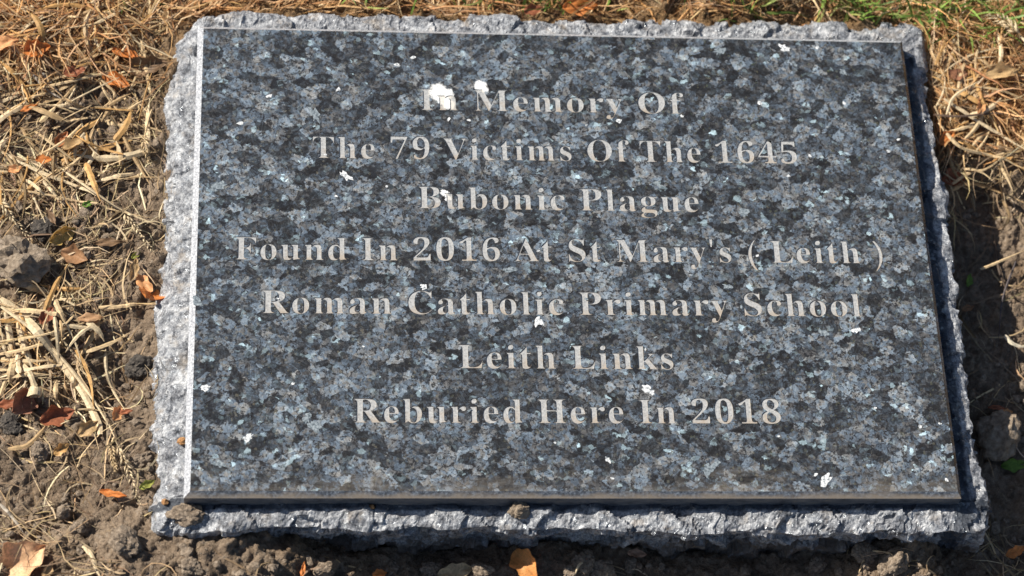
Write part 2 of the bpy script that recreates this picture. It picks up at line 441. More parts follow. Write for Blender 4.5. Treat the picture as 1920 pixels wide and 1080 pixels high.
_th = np.clip(np.maximum.reduce([smooth(110, 20, _v), smooth(220, 60, _v) * (_u < 420) * .8, smooth(340, 250, _v) * (_u > 1650)]) + .25 * fbm(GX.ravel() * 60, GY.ravel() * 60, 0 * GX.ravel(), 3, 14), 0, 1)
_ca = g_o.data.color_attributes.new('thatch', 'FLOAT_COLOR', 'POINT')
_c4 = np.ones((len(_th), 4), np.float32); _c4[:, :3] = _th[:, None]; _ca.data.foreach_set('color', _c4.ravel())
def gz(x, y):
    i = np.clip(np.searchsorted(gx, x) - 1, 0, len(gx) - 2); j = np.clip(np.searchsorted(gy, y) - 1, 0, len(gy) - 2)
    fx = np.clip((x - gx[i]) / (gx[i + 1] - gx[i]), 0, 1); fy = np.clip((y - gy[j]) / (gy[j + 1] - gy[j]), 0, 1)
    return (GZ[j, i] * (1 - fx) + GZ[j, i + 1] * fx) * (1 - fy) + (GZ[j + 1, i] * (1 - fx) + GZ[j + 1, i + 1] * fx) * fy
def on_ground(px, py, lift=0.0):
    z = -.035
    for _ in range(6):
        p = at(px, py, z)
        z = float(gz(np.array([p[0]]), np.array([p[1]]))[0]) - ZP + lift
    return Vector((*at(px, py, z)[:2], z + ZP))

# ------------------------------------------------------------------ memorial stone
stone = empty('memorial_stone', (0, 0, 0), 'blue grey granite memorial tablet with polished inscribed face, set in bare soil', 'memorial stone')
# rough block
a_, b_ = PW / 2 - .006, PH / 2 - .006
INN = np.stack([np.clip(OUT[:, 0], -a_, a_), np.clip(OUT[:, 1], -b_, b_)], 1)
PXo, PYo = px_of(np.c_[OUT, np.full(NP_, ZP + LZ)])
leftness = smooth(-.195, -.215, OUT[:, 0]) * smooth(.5, .9, -NRM[:, 0])
frontness = smooth(.5, .9, -NRM[:, 1])
rings = []
NL, NS = 16, 34
per = ts
jag = .0011 * fbm(OUT[:, 0] * 70, OUT[:, 1] * 70, 0 * per, 4, 5, .6) - .0009 * np.abs(fbm(OUT[:, 0] * 30, OUT[:, 1] * 30, 0 * per, 2, 8))
side_d = np.linspace(0, 1, NS)
for k in range(NL):
    f = k / (NL - 1)
    p = INN * (1 - f) + (OUT + NRM * jag[:, None] * f) * f
    slope = -.0016 * f ** 2 - .0010 * f ** 8 - leftness * .0015 * f
    rings.append((np.c_[p, LZ + slope], np.c_[NRM * .35 * f ** 3, np.ones(NP_) * (1 - .5 * f ** 4)], np.full(NP_, smooth(.0, .35, f)), np.zeros(NP_)))
for k in range(1, NS):
    f = side_d[k]
    z = LZ - .003 - .062 * f
    batter = leftness * (.0085 * smooth(0, .55, f)) - frontness * (.0050 * smooth(0, .35, f) + .0012) + (1 - leftness - frontness) * .0008 * f
    rnd = .0008 * (1 - math.exp(-k / 1.5))
    p = OUT + NRM * (jag * (1 - f * .7) + rnd + batter)[:, None]
    rings.append((np.c_[p, np.full(NP_, z)], np.c_[NRM, np.full(NP_, .15)], np.ones(NP_), np.ones(NP_)))
V = np.concatenate([r[0] for r in rings]); D = np.concatenate([r[1] for r in rings]); Wt = np.concatenate([r[2] for r in rings]); Sd = np.concatenate([r[3] for r in rings])
D /= np.linalg.norm(D, axis=1)[:, None]
x, y, z = V.T
wx = x + .006 * vnoise(x * 60, y * 60, z * 60, 31); wy = y + .006 * vnoise(x * 60, y * 60 + 7, z * 60, 32); wz = z + .004 * vnoise(x * 60, y * 60, z * 60 + 4, 33)
d1, v1 = worley(wx * 74, wy * 74, wz * 95, 51); d2, v2 = worley(wx * 150, wy * 150, wz * 190, 52)
lz = smooth(-.192, -.204, x) * smooth(-.155, -.135, y)
amp = (.0058 - .0030 * lz) * (v1 - .5) + (.0022 + .0046 * lz) * (d1 - .45) - .0030 * lz * smooth(.34, .12, d2) * (v2 > .72) + .0044 * lz * fbm(x * 55, y * 55, z * 55, 2, 88) + .0016 * (v2 - .5) + .0008 * (d2 - .4) + .0016 * fbm(x * 130, y * 130, z * 130, 4, 77, .55)
amp = amp * (1 - .35 * lz) * Wt * np.where(Sd > 0, 1.0, .62)
V = V + D * amp[:, None]
V[:, 2] += ZP
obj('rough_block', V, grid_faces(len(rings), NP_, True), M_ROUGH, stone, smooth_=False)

# polished panel: the face is one sheet with the letters cut through it, over a bevelled body
LINES = ["In Memory Of", "The 79 Victims Of The 1645", "Bubonic Plague", "Found In 2016 At St Mary's ( Leith )", "Roman Catholic Primary School", "Leith Links", "Reburied Here In 2018"]
LPX = [(787, 205.5, 1283, 213), (585, 295.5, 1495, 306.5), (783, 390, 1311, 397), (439, 486, 1656, 493.5), (489, 586.7, 1615, 593), (860, 689.8, 1263, 692.3), (662, 792, 1465, 794)]
CAPH = .0142
ENG = .00055
def boldserif(s):
    o = ''
    for ch in s:
        if 'A' <= ch <= 'Z': o += chr(0x1D400 + ord(ch) - 65)
        elif 'a' <= ch <= 'z': o += chr(0x1D41A + ord(ch) - 97)
        elif '0' <= ch <= '9': o += chr(0x1D7CE + ord(ch) - 48)
        else: o += ch
    return o
dg = bpy.context.evaluated_depsgraph_get()
inner = [(-PW / 2 + .0034, -PH / 2 + .0032), (PW / 2 - .0022, -PH / 2 + .0032), (PW / 2 - .0022, PH / 2 - .0026), (-PW / 2 + .0034, PH / 2 - .0026)]
face_c = bpy.data.curves.new('face_outline', 'CURVE'); face_c.dimensions = '2D'; face_c.fill_mode = 'FRONT'; face_c.resolution_u = 5
sp = face_c.splines.new('POLY'); sp.points.add(3)
for q, (xx, yy) in zip(sp.points, inner): q.co = (xx, yy, 0, 1)
sp.use_cyclic_u = True
line_meshes = []
for txt, (ax, ay, bx_, by) in zip(LINES, LPX):
    fc = bpy.data.curves.new('text', 'FONT'); fc.body = boldserif(txt); fc.space_character = 1.11; fc.space_word = .86; fc.fill_mode = 'NONE'
    fo = bpy.data.objects.new('text', fc); COL.objects.link(fo)
    dg.update()
    cu = fo.evaluated_get(dg).to_curve(dg, apply_modifiers=True)
    pts = [p for s in cu.splines for p in s.bezier_points]
    x0 = min(p.co.x for p in pts); x1 = max(p.co.x for p in pts)
    A_, B_ = at(ax, ay, 0)[:2], at(bx_, by, 0)[:2]
    dirv = (B_ - A_); L_ = np.linalg.norm(dirv); dirv = dirv / L_; nor = np.array([-dirv[1], dirv[0]])
    sx = L_ / (x1 - x0); sy = CAPH / .676
    lc = bpy.data.curves.new('line', 'CURVE'); lc.dimensions = '2D'; lc.fill_mode = 'FRONT'; lc.resolution_u = 5
    def mp(v): 
        q = A_ + dirv * (v.x - x0) * sx + nor * v.y * sy
        return q
    for s in cu.splines:
        for tgt, loc in ((face_c, False), (lc, True)):
            ns = tgt.splines.new('BEZIER'); ns.bezier_points.add(len(s.bezier_points) - 1); ns.use_cyclic_u = True; ns.resolution_u = 5
            for q, p in zip(ns.bezier_points, s.bezier_points):
                q.handle_left_type = q.handle_right_type = 'FREE'
                for att in ('handle_left', 'co', 'handle_right'):
                    m_ = mp(getattr(p, att))
                    setattr(q, att, (m_[0] - (A_[0] if loc else 0), m_[1] - (A_[1] if loc else 0), 0))
    fo.to_curve_clear()
    bpy.data.objects.remove(fo)
    line_meshes.append((txt, lc, A_))
def curve_mesh(c):
    o = bpy.data.objects.new('tmp', c); COL.objects.link(o); dg.update()
    me = bpy.data.meshes.new_from_object(o.evaluated_get(dg), depsgraph=dg)
    bpy.data.objects.remove(o)
    return me
face_c.extrude = ENG / 2
fm = curve_mesh(face_c)
bm = bmesh.new(); bm.from_mesh(fm)
bmesh.ops.translate(bm, verts=bm.verts, vec=(0, 0, -ENG / 2))
for f in bm.faces: f.material_index = 0 if abs(f.normal.z) > .5 else 4; f.smooth = False
bmesh.ops.delete(bm, geom=[f for f in bm.faces if f.normal.z < -.5 or (f.calc_center_median().z < -ENG * .9)], context='FACES_ONLY')
# body
def ring(rect, z): return [bm.verts.new((xx, yy, z)) for xx, yy in rect]
outer = [(-PW / 2, -PH / 2), (PW / 2, -PH / 2), (PW / 2, PH / 2), (-PW / 2, PH / 2)]
r0 = ring(inner, -.0000); r1 = ring(outer, -.0024); r2 = ring(outer, -TH - .004); rf = ring(inner, -ENG - .00003)
for i in range(4):
    j = (i + 1) % 4
    f = bm.faces.new((r1[i], r1[j], r0[j], r0[i])); f.material_index = {0: 2, 1: 0, 2: 1, 3: 1}[i]
    f = bm.faces.new((r2[i], r2[j], r1[j], r1[i])); f.material_index = 3
f = bm.faces.new(rf); f.material_index = 3
# cleaved crystals flush with the face, their sun flash painted as pale inlays: px position, length px, angle, aspect, dull?
flakes = [(1470, 90, 30, -30, 1.8, 0), (1532, 90, 12, 0, 1.2, 0), (648, 330, 34, -40, 2.2, 0), (410, 347, 34, 15, 1.7, 1), (400, 355, 20, -20, 1.6, 1),
          (1010, 603, 26, 80, 1.2, 0), (1604, 619, 20, 10, 1.6, 0), (1543, 624, 30, -25, 2.0, 1), (385, 727, 22, 30, 1.5, 0), (465, 820, 26, 45, 1.6, 0), (1212, 728, 30, -35, 1.7, 0), (1222, 735, 16, 40, 1.3, 0),
          (1550, 900, 34, 60, 1.5, 0), (1562, 908, 22, 50, 2.0, 1), (1348, 95, 30, 40, 1.4, 1), (450, 231, 14, 0, 1.5, 0), (505, 180, 14, 40, 1.2, 0), (505, 196, 22, -20, 1.5, 1), (634, 168, 14, 40, 1.4, 0), (745, 122, 16, 0, 1.8, 0), (775, 108, 14, 10, 1.8, 0),
          (590, 215, 44, -60, 2.2, 1), (1425, 194, 12, -40, 1.2, 0), (1582, 193, 11, -40, 1.3, 0), (1518, 292, 10, -30, 1.4, 0), (1478, 330, 9, -20, 1.4, 0), (1160, 227, 13, 20, 1.2, 0), (1278, 218, 10, 10, 1.3, 0), (1685, 262, 9, 0, 1.2, 0), (1665, 283, 10, -10, 1.2, 0),
          (1390, 575, 12, 80, 1.6, 1), (1363, 537, 26, -25, 1.8, 1), (1395, 398, 34, -30, 1.8, 1), (845, 412, 20, -60, 1.8, 1), (630, 368, 10, 20, 1.4, 0), (610, 290, 8, 0, 1.3, 0), (872, 190, 18, 10, 2.4, 1), (841, 224, 14, 60, 2.4, 0), (880, 226, 10, -20, 1.6, 0),
          (795, 537, 20, 30, 1.3, 0), (934, 325, 18, -50, 1.6, 1), (1328, 335, 16, 50, 1.6, 1), (1330, 880, 50, 30, 1.7, 1), (1325, 700, 22, 10, 1.6, 1), (590, 800, 34, -40, 1.6, 1), (575, 785, 26, 60, 1.6, 1), (450, 855, 12, 0, 1.2, 1), (1140, 862, 20, -60, 2.2, 0), (1148, 897, 9, -10, 1.4, 0), (549, 720, 10, 70, 1.3, 0), (1460, 818, 8, 0, 1.2, 0), (1735, 800, 12, 30, 1.5, 1), (1762, 794, 8, 0, 1.2, 0), (1725, 800, 10, 70, 1.3, 0), (1530, 890, 12, 30, 1.5, 0),
          (1640, 765, 8, 20, 1.2, 0), (1775, 900, 12, -40, 1.4, 0), (1695, 910, 18, 30, 1.5, 1), (1660, 535, 30, -30, 2.2, 1), (370, 565, 30, -40, 1.6, 1), (1490, 120, 18, -70, 1.8, 1), (1580, 135, 22, -60, 1.5, 1), (960, 505, 40, 5, 3.0, 1), (1490, 245, 10, 60, 1.3, 1), (412, 870, 30, -20, 1.6, 1), (680, 650, 9, 30, 1.5, 0), (1010, 470, 9, 30, 1.5, 0), (725, 350, 8, 0, 1.3, 0), (1420, 480, 8, 60, 1.3, 0),
          (1238, 398, 18, 40, 1.8, 1), (1396, 313, 18, -40, 2.2, 1), (1210, 655, 8, 80, 1.8, 0), (1040, 830, 8, 10, 1.3, 0), (520, 560, 8, 0, 1.4, 0), (1620, 420, 9, 40, 1.6, 1), (1270, 460, 14, 10, 2.2, 1), (700, 470, 12, 40, 1.7, 1), (1100, 235, 9, 0, 1.5, 0), (985, 245, 12, -30, 1.8, 1), (480, 400, 16, 30, 1.6, 1), (760, 600, 14, -30, 1.5, 1), (1100, 560, 9, 0, 1.5, 1), (880, 770, 12, 30, 1.8, 1)]
fr = random.Random(3)
for n_, (fx, fy, ln, an, asp, dull) in enumerate(flakes):
    c = at(fx, fy, 0)[:2]; s_ = ln / 3330 / 2 * .9
    k = 14 if ln > 15 else 8
    vs_ = []
    for i in range(k):
        th = 2 * math.pi * i / k + fr.uniform(-.2, .2); rr = s_ * fr.choice((fr.uniform(.45, .8), fr.uniform(.8, 1.25)))
        u, v_ = rr * math.cos(th), rr * math.sin(th) / asp
        ca, sa = math.cos(R(an)), math.sin(R(an))
        vs_.append(bm.verts.new((c[0] + u * ca - v_ * sa, c[1] + u * sa + v_ * ca, .00006 + .0000012 * n_)))
    f = bm.faces.new(vs_); f.material_index = 6 if dull else 5
    if f.normal.z < 0: f.normal_flip()
bmesh.ops.translate(bm, verts=bm.verts, vec=(0, 0, ZP))
bm.normal_update()
pm = bpy.data.meshes.new('polished_panel'); bm.to_mesh(pm); bm.free()
for m in (M_POL, M_BEV, M_BEVD, M_SIDE, M_LET, M_FLAKE, M_FLAKE2): pm.materials.append(m)
panel = bpy.data.objects.new('polished_panel', pm); COL.objects.link(panel); panel.parent = stone
for txt, lc, A_ in line_meshes:
    me = curve_mesh(lc); me.materials.append(M_LET); me.name = 'inscription_line'
    o = bpy.data.objects.new('inscription_line', me); COL.objects.link(o)
    o.location = (A_[0], A_[1], ZP - ENG + .00005); o.parent = panel
    o['label'] = 'engraved line reading ' + txt.replace('( ', '(').replace(' )', ')')

# ------------------------------------------------------------------ grasses
def palette(n, cols, jit=.14):
    cols = np.array(cols); i = rng.integers(0, len(cols), n)
    return cols[i] * (1 + rng.normal(0, jit, (n, 1))) * (1 + rng.normal(0, jit * .25, (n, 3)))
DRY = [(.62, .38, .18), (.68, .46, .25), (.55, .30, .13), (.72, .52, .31), (.58, .31, .125), (.42, .225, .10)]
PALE = [(.70, .54, .32), (.76, .62, .40), (.62, .45, .25), (.54, .38, .21)]
BROWN = [(.28, .19, .11), (.22, .15, .09), (.36, .26, .16), (.44, .33, .20)]
GREEN = [(.18, .29, .055), (.24, .35, .08), (.13, .22, .045), (.34, .38, .12)]
def strands(name, base, az, el, ln, wd, droop, curl, K, col, mat, lift=.0004, wob=.25):
    n = len(base)
    pos = base.copy(); P = [pos.copy()]; Dr = []
    a, e = az.copy(), el.copy()
    for k in range(K):
        d = np.stack([np.cos(e) * np.cos(a), np.cos(e) * np.sin(a), np.sin(e)], 1); Dr.append(d)
        pos = pos + d * (ln / K)[:, None]
        g = gz(pos[:, 0], pos[:, 1]) + lift
        low = pos[:, 2] < g
        pos[:, 2] = np.where(low, g, pos[:, 2]); e = np.where(low & (e < 0), e * .3 + .05, e)
        P.append(pos.copy())
        e = e - droop / K + rng.normal(0, wob * .3, n); a = a + curl / K + rng.normal(0, wob, n)
    Dr.append(Dr[-1])
    P = np.stack(P, 1); Dr = np.stack(Dr, 1)
    hit = inside(P.reshape(-1, 3), .0015).reshape(n, K + 1) & (P[:, :, 2] < ZP + LZ + .02)
    keep = ~hit.any(1)
    P, Dr, wd, col = P[keep], Dr[keep], wd[keep], col[keep]; n = len(P)
    up = np.array([0, 0, 1.0])
    s1 = np.cross(Dr, up); s1 /= np.linalg.norm(s1, axis=2)[:, :, None] + 1e-9
    s2 = np.cross(s1, Dr)
    roll = rng.uniform(-.9, .9, (n, 1)) + np.linspace(0, 1, K + 1)[None] * rng.normal(0, .8, (n, 1))
    W = s1 * np.cos(roll)[..., None] + s2 * np.sin(roll)[..., None]
    prof = np.interp(np.linspace(0, 1, K + 1), [0, .15, .6, 1], [.75, 1, .8, .12])
    hw = wd[:, None] * .5 * prof[None]
    Lf, Rt = P - W * hw[..., None], P + W * hw[..., None]
    Vv = np.stack([Lf, Rt], 2).reshape(-1, 3)
    base_i = (np.arange(n) * (K + 1) * 2)[:, None] + np.arange(K)[None] * 2
    F = np.stack([base_i, base_i + 1, base_i + 3, base_i + 2], -1).reshape(-1, 4)
    cc = np.repeat(col, (K + 1) * 2, 0)
    return obj(name, Vv, F, mat, col=np.clip(cc, .01, .9))
def scatter(n, dens, lo=(-.62, -.36), hi=(.62, .52), stone_grow=.003):
    x = rng.uniform(lo[0], hi[0], n); y = rng.uniform(lo[1], hi[1], n)
    P = np.stack([x, y, gz(x, y)], 1)
    u, v = px_of(P)
    # patchiness
    pt = .5 + .5 * np.clip(fbm(x * 40, y * 40, 0 * x, 3, 91) * 1.4, -1, 1)
    k = (rng.random(n) < dens(u, v, pt)) & ~inside(P, stone_grow)
    return P[k]
def U(n, a, b): return rng.uniform(a, b, n)
def d_turf(u, v, pt):
    top = smooth(75, 20, v)
    tl = smooth(170, 60, v + 40 * (pt - .5)) * (u < 420)
    rt = smooth(330, 240, v - (u - 1760) * .25 + 70 * (pt - .5)) * (u > 1650)
    return np.maximum(np.maximum(top, tl * .9), rt) * (.45 + .55 * pt)
P = scatter(85000, d_turf, (-.46, -.04), (.44, .36)); n = len(P)
u, v = px_of(P)
c = palette(n, DRY)
P[:, 2] -= .001
strands('dry_grass', P, 1.5 + 4 * fbm(P[:, 0] * 22, P[:, 1] * 22, P[:, 2] * 0, 2, 64) + rng.normal(0, .9, n), U(n, -.05, .75), U(n, .014, .050), U(n, .0004, .0013), U(n, .2, 1.9), rng.normal(0, .9, n), 5, c, M_PLANT)
tag(COL.objects[-1], 'dense mat of fine dry tan grass behind and beside the stone', 'dry grass', kind='stuff')
def d_green(u, v, pt):
    return smooth(85, 12, v + (1500 - u) * .05) * smooth(780, 1300, u) * smooth(.35, .7, pt) + .12 * smooth(40, 0, v) * smooth(.5, .8, pt)
P = scatter(42000, d_green, (-.46, .06), (.44, .36)); n = len(P)
strands('green_grass', P, U(n, 0, 6.283), U(n, .3, 1.3), U(n, .012, .034), U(n, .0009, .0019), U(n, .2, 1.4), rng.normal(0, .5, n), 5, palette(n, GREEN), M_GREEN)
tag(COL.objects[-1], 'fresh green grass sprouting through the dry turf behind the stone', 'grass', kind='stuff')
def d_lit(u, v, pt):
    left = (u < 330) * np.interp(v, [0, 120, 260, 420, 640, 760, 900, 1100], [.4, .7, .6, .42, .5, .42, .36, .34])
    rt = (u > 1700) * np.interp(v, [200, 330, 420, 700, 1000], [.5, .45, .16, .16, .2])
    fr_ = (v > 1000) * (u > 330) * .035
    return np.clip(left + rt + fr_, 0, .6) * (.15 + 1.1 * smooth(.25, .8, pt))
P = scatter(44000, d_lit, (-.44, -.27), (.40, .25)); n = len(P)
strands('straw_litter', P + np.array([0, 0, .0006]), 2.4 + 4 * fbm(P[:, 0] * 14, P[:, 1] * 14, P[:, 2] * 0, 2, 63) + rng.normal(0, .8, n), U(n, -.1, .3), U(n, .008, .042), U(n, .0003, .0012), U(n, -.2, .8), rng.normal(0, 1.0, n), 5, palette(n, PALE + BROWN), M_PLANT, wob=.16)
tag(COL.objects[-1], 'loose short straw and root threads littering the bare soil', 'straw', kind='stuff')

# soil crumbs: small rounded lumps lying on the soil
def ico(sub):
    b = bmesh.new(); bmesh.ops.create_icosphere(b, subdivisions=sub, radius=1)
    b.verts.ensure_lookup_table()
    v = np.array([q.co[:] for q in b.verts]); f = np.array([[q.index for q in fc.verts] for fc in b.faces]); b.free()
    return v, f
I1, F1 = ico(2); I3, F3 = ico(4)
def d_cr(u, v, pt):
    soil = (u < 330) * np.interp(v, [120, 300, 420, 700, 1000], [0, .3, .5, .8, .8]) + (u > 1700) * np.interp(v, [280, 400, 1000], [0, .5, .7]) + (v > 960) * .9
    return np.clip(soil, 0, 1) * smooth(.3, .7, pt)
P = scatter(20000, d_cr, (-.44, -.27), (.40, .25)); n = len(P)
rr = .0005 + .0026 * rng.random(n) ** 5
nz = 1 + .45 * fbm(I1[None, :, 0] * 1.3 + P[:, 0:1] * 999, I1[None, :, 1] * 1.3 + P[:, 1:2] * 777, I1[None, :, 2] * 1.3, 2, 5)
sq = np.stack([U(n, .8, 1.2), U(n, .8, 1.2), U(n, .55, .9)], 1)
Vv = I1[None] * nz[..., None] * (rr[:, None] * sq)[:, None, :] + P[:, None, :] + np.array([0, 0, 1]) * (rr * .25)[:, None, None]
Ff = (F1[None] + (np.arange(n) * len(I1))[:, None, None]).reshape(-1, 3)
crm = obj('soil_crumbs', Vv.reshape(-1, 3), Ff, M_CLOD, smooth_=False)
tag(crm, 'crumbs of dry brown soil scattered over the ground', 'soil', kind='stuff')

# ------------------------------------------------------------------ individual pieces
def clod(name, px, py, size, label, cat, mat, z=None, flat=.75, elong=1.2, ang=0, seed=0, rough=.3, group=None, sink=.35):
    p = on_ground(px, py) if z is None else Vector((*at(px, py, z)[:2], z + ZP))
    s = size / 3330 / 2
    q = I3 * 1.25 + seed * 3.7
    d, vv = worley(q[:, 0] * 1.1, q[:, 1] * 1.1, q[:, 2] * 1.1, seed)
    r = 1 + rough * (fbm(q[:, 0], q[:, 1], q[:, 2], 5, seed, .66) * .9 + (vv - .5) * .5 + (.5 - d) * .5)
    V_ = I3 * r[:, None] * s * np.array([elong ** .5, elong ** -.5, flat])
    V_[:, 2] = np.maximum(V_[:, 2], -s * flat * .75)
    o = obj(name, V_, F3, mat, smooth_=False)
    o.location = p + Vector((0, 0, s * flat * (.75 - sink)))
    o.rotation_euler.z = R(ang)
    return tag(o, label, cat, group)
G_CL = 'clods and pebbles lying on the soil'
clod('soil_clod', 32, 497, 92, 'large buff soil clod at the left edge of the photo', 'clod', M_ROCK, seed=1, rough=.36, group=G_CL)
clod('soil_clod', 88, 433, 48, 'dark rounded clod just above the large buff clod on the left', 'clod', M_DCLOD, seed=2, group=G_CL)
clod('soil_clod', 18, 792, 36, 'dark round pebble at the left edge beside the rolled straw', 'clod', M_DCLOD, seed=3, group=G_CL)
clod('soil_clod', 26, 806, 30, 'smaller dark pebble touching the round pebble at the left edge', 'clod', M_DCLOD, seed=4, group=G_CL)
clod('soil_clod', 262, 690, 44, 'dark brown clod in the hollow beside the left side of the stone', 'clod', M_DCLOD, seed=5, group=G_CL)
clod('soil_clod', 75, 848, 38, 'small tan clod on the soil left of the hanging seed head', 'clod', M_CLOD, seed=6, group=G_CL)
clod('soil_clod', 262, 868, 36, 'brown clod beside the seed head touching the left side of the stone', 'clod', M_CLOD, seed=7, elong=1.6, ang=40, group=G_CL)
clod('buff_rock', 1868, 822, 88, 'buff stone half in the shade right of the tablet', 'rock', M_ROCK, seed=8, flat=.9, elong=1.25, ang=70, rough=.22, sink=.45)
clod('soil_clod', 974, 958, 30, 'tan clod lying on the front ledge of the stone', 'clod', M_ROCK, z=LZ, seed=9, group=G_CL, sink=.1)
clod('soil_clod', 352, 966, 50, 'lump of brown soil on the front left corner of the ledge', 'clod', M_CLOD, z=LZ - .001, seed=10, elong=1.7, flat=.5, group=G_CL)
clod('soil_clod', 335, 961, 24, 'small crumb of soil beside the lump on the front left ledge corner', 'clod', M_CLOD, z=LZ - .001, seed=11, group=G_CL)
clod('crumb', 342, 828, 15, 'tiny orange crumb lying against the left edge of the polished face', 'crumb', M_CRUMB, z=LZ, seed=12, sink=0)
clod('crumb', 310, 942, 11, 'tiny orange crumb on the left ledge near the front corner', 'crumb', M_CRUMB, z=LZ - .001, seed=13, sink=0)
clod('crumb', 697, 951, 9, 'tiny red crumb on the front ledge below the tablet face', 'crumb', M_CRUMB, z=LZ, seed=14, sink=0)
for k, (a, b, s, lb) in enumerate([(905, 1072, 34, 'grey brown clod in front of the stone, left of the orange leaf'), (1092, 1060, 44, 'lumpy tan clod in front of the stone, right of the orange leaf'), (1128, 1074, 44, 'broad tan clod at the bottom edge right of the lumpy clod'),
                                  (810, 1072, 34, 'small brown clod at the bottom edge beside the tan leaf'), (1070, 1076, 26, 'small brown clod between the orange leaf and the broad tan clod'), (606, 1070, 36, 'brown clod in the shaded hollow before the front of the stone'),
                                  (735, 1066, 22, 'small dark clod in the shade before the front of the stone'), (360, 1062, 34, 'tan clod on the sunlit mound at the front left corner'), (235, 1020, 52, 'buff clod left of the front left corner of the stone'),
                                  (1620, 1040, 44, 'tan clod crowned with root threads before the front right of the stone'), (1680, 1056, 50, 'sunlit crumbly clod near the front right corner of the stone'), (1660, 1070, 30, 'small sunlit clod below the clod crowned with roots'),
                                  (150, 990, 30, 'small tan clod on the soil at lower left'), (120, 960, 26, 'small brown clod above the pale leaf at lower left'), (1530, 1062, 34, 'shaded clod before the right half of the front of the stone'), (1180, 1062, 26, 'small shaded clod under the front of the stone')]):
    clod('soil_clod', a, b, s, lb, 'clod', M_CLOD, seed=20 + k, elong=1 + .5 * fr.random(), ang=fr.uniform(0, 180), group=G_CL)

def ribbon(name, pts, width, col, label=None, cat=None, parent=None, group=None, fold=.25, roll=0, taper=.15, lift=.0008, world=False, mat=None, twist=0, hump=0.0, taper0=.6):
    """a flat, slightly folded blade along points of the ground"""
    if not world:
        ctl_ = np.array([on_ground(a, b, lift) for a, b in pts])
        ctl_[:, 2] = np.maximum(ctl_[:, 2], ctl_[:, 2].mean() - .004)
    else: ctl_ = np.array(pts)
    K = max(10, 5 * (len(ctl_) - 1)); K = min(K, 40)
    # Catmull-Rom
    E_ = np.r_[[2 * ctl_[0] - ctl_[1]], ctl_, [2 * ctl_[-1] - ctl_[-2]]]
    tt = np.linspace(0, len(ctl_) - 1 - 1e-6, K + 1); i = tt.astype(int); f = (tt - i)[:, None]
    p0, p1, p2, p3 = E_[i], E_[i + 1], E_[i + 2], E_[i + 3]
    C_ = .5 * (2 * p1 + (p2 - p0) * f + (2 * p0 - 5 * p1 + 4 * p2 - p3) * f ** 2 + (3 * p1 - p0 - 3 * p2 + p3) * f ** 3)
    s = np.linspace(0, 1, K + 1)
    C_[:, 2] += hump * np.sin(np.pi * s)
    if not world: C_[:, 2] = np.maximum(C_[:, 2], gz(C_[:, 0], C_[:, 1]) + lift * .6)
    T = np.gradient(C_, axis=0); T /= np.linalg.norm(T, axis=1)[:, None]
    s1 = np.cross(T, [0, 0, 1.0]); s1 /= np.linalg.norm(s1, axis=1)[:, None] + 1e-9
    s2 = np.cross(s1, T)
    r = roll + twist * s
    W = s1 * np.cos(r)[:, None] + s2 * np.sin(r)[:, None]; Nn = np.cross(T, W)
    hw = width / 2 * np.interp(s, [0, .12, .6, 1], [taper0, 1, .9, taper]) * (1 + .12 * np.sin(s * 23 + width * 9e4))
    th = np.maximum(hw * .07, .00010)
    c0 = C_ - W * hw[:, None]; c1 = C_ + Nn * (hw * -fold)[:, None]; c2 = C_ + W * hw[:, None]; c3 = c1 - Nn * (2 * th)[:, None]
    V_ = np.stack([c0, c1, c2, c3], 1)
    org = V_.reshape(-1, 3)[0] * 0 + C_[0]
    V_ = (V_ - org).reshape(-1, 3)
    F = [list(q) for q in grid_faces(K + 1, 4, True)] + [[3, 2, 1, 0], [K * 4 + q for q in range(4)]]
    cv = np.array(col)[None] * (1 + .10 * np.sin(np.arange(len(V_)) // 4 * 1.9 + width * 1e5))[:, None]
    o = obj(name, V_, F, mat or M_PLANT, parent, smooth_=False, col=np.clip(cv, .01, .9))
    o.location = Vector(org) - (parent.location if parent else Vector())
    if label: tag(o, label, cat, group)
    return o, C_
ST = (.70, .53, .31); SP = (.74, .60, .39); SB = (.52, .36, .19); SO = (.60, .36, .14)
G_BL = 'long dry grass stalks and blades on the soil'
px = 1 / 3330
def blade(pts, wpx, col, label, **k): return ribbon('dry_straw', pts, wpx * px, col, label, 'straw', group=G_BL, **k)
blade([(0, 283), (70, 320), (150, 352), (230, 395), (300, 424)], 7, SP, 'long pale stalk running from the left edge of the photo to the stone', lift=.004)
blade([(55, 310), (90, 350), (122, 388)], 7, SP, 'pale stalk branching down from the long stalk at upper left', lift=.003)
blade([(0, 180), (60, 168), (150, 148), (230, 128), (300, 110)], 6, ST, 'thin tan stalk slanting up to the top left of the stone', lift=.004)
blade([(0, 210), (30, 212), (62, 206)], 9, ST, 'flat tan blade at the left edge below the slanting stalk')
blade([(198, 226), (225, 236), (275, 234)], 12, ST, 'pointed flat blade lying left of the pitted part of the stone')
blade([(188, 94), (178, 70), (180, 50), (192, 40)], 7, SP, 'pale curled blade looping up in the turf at upper left', lift=.005)
blade([(190, 150), (215, 180), (175, 215)], 5, ST, 'bent tan straw at upper left near the brown curled leaf', lift=.003)
blade([(175, 260), (178, 285), (160, 315), (132, 345)], 9, SP, 'pale arched blade in the middle of the left straw patch', lift=.003)
blade([(182, 232), (190, 270), (194, 295)], 7, SB, 'short brown blade beside the pale arched blade on the left')
blade([(0, 355), (60, 360), (150, 378), (230, 398), (300, 412)], 4, ST, 'thin straight straw just below the long pale stalk', lift=.005)
blade([(20, 90), (50, 125), (85, 165), (115, 185)], 7, (.42, .37, .31), 'weathered grey stalk at upper left beside the slanting tan stalk', lift=.003)
blade([(62, 118), (90, 150), (125, 192)], 6, (.40, .36, .31), 'second weathered grey stalk right of the first at upper left', lift=.003)
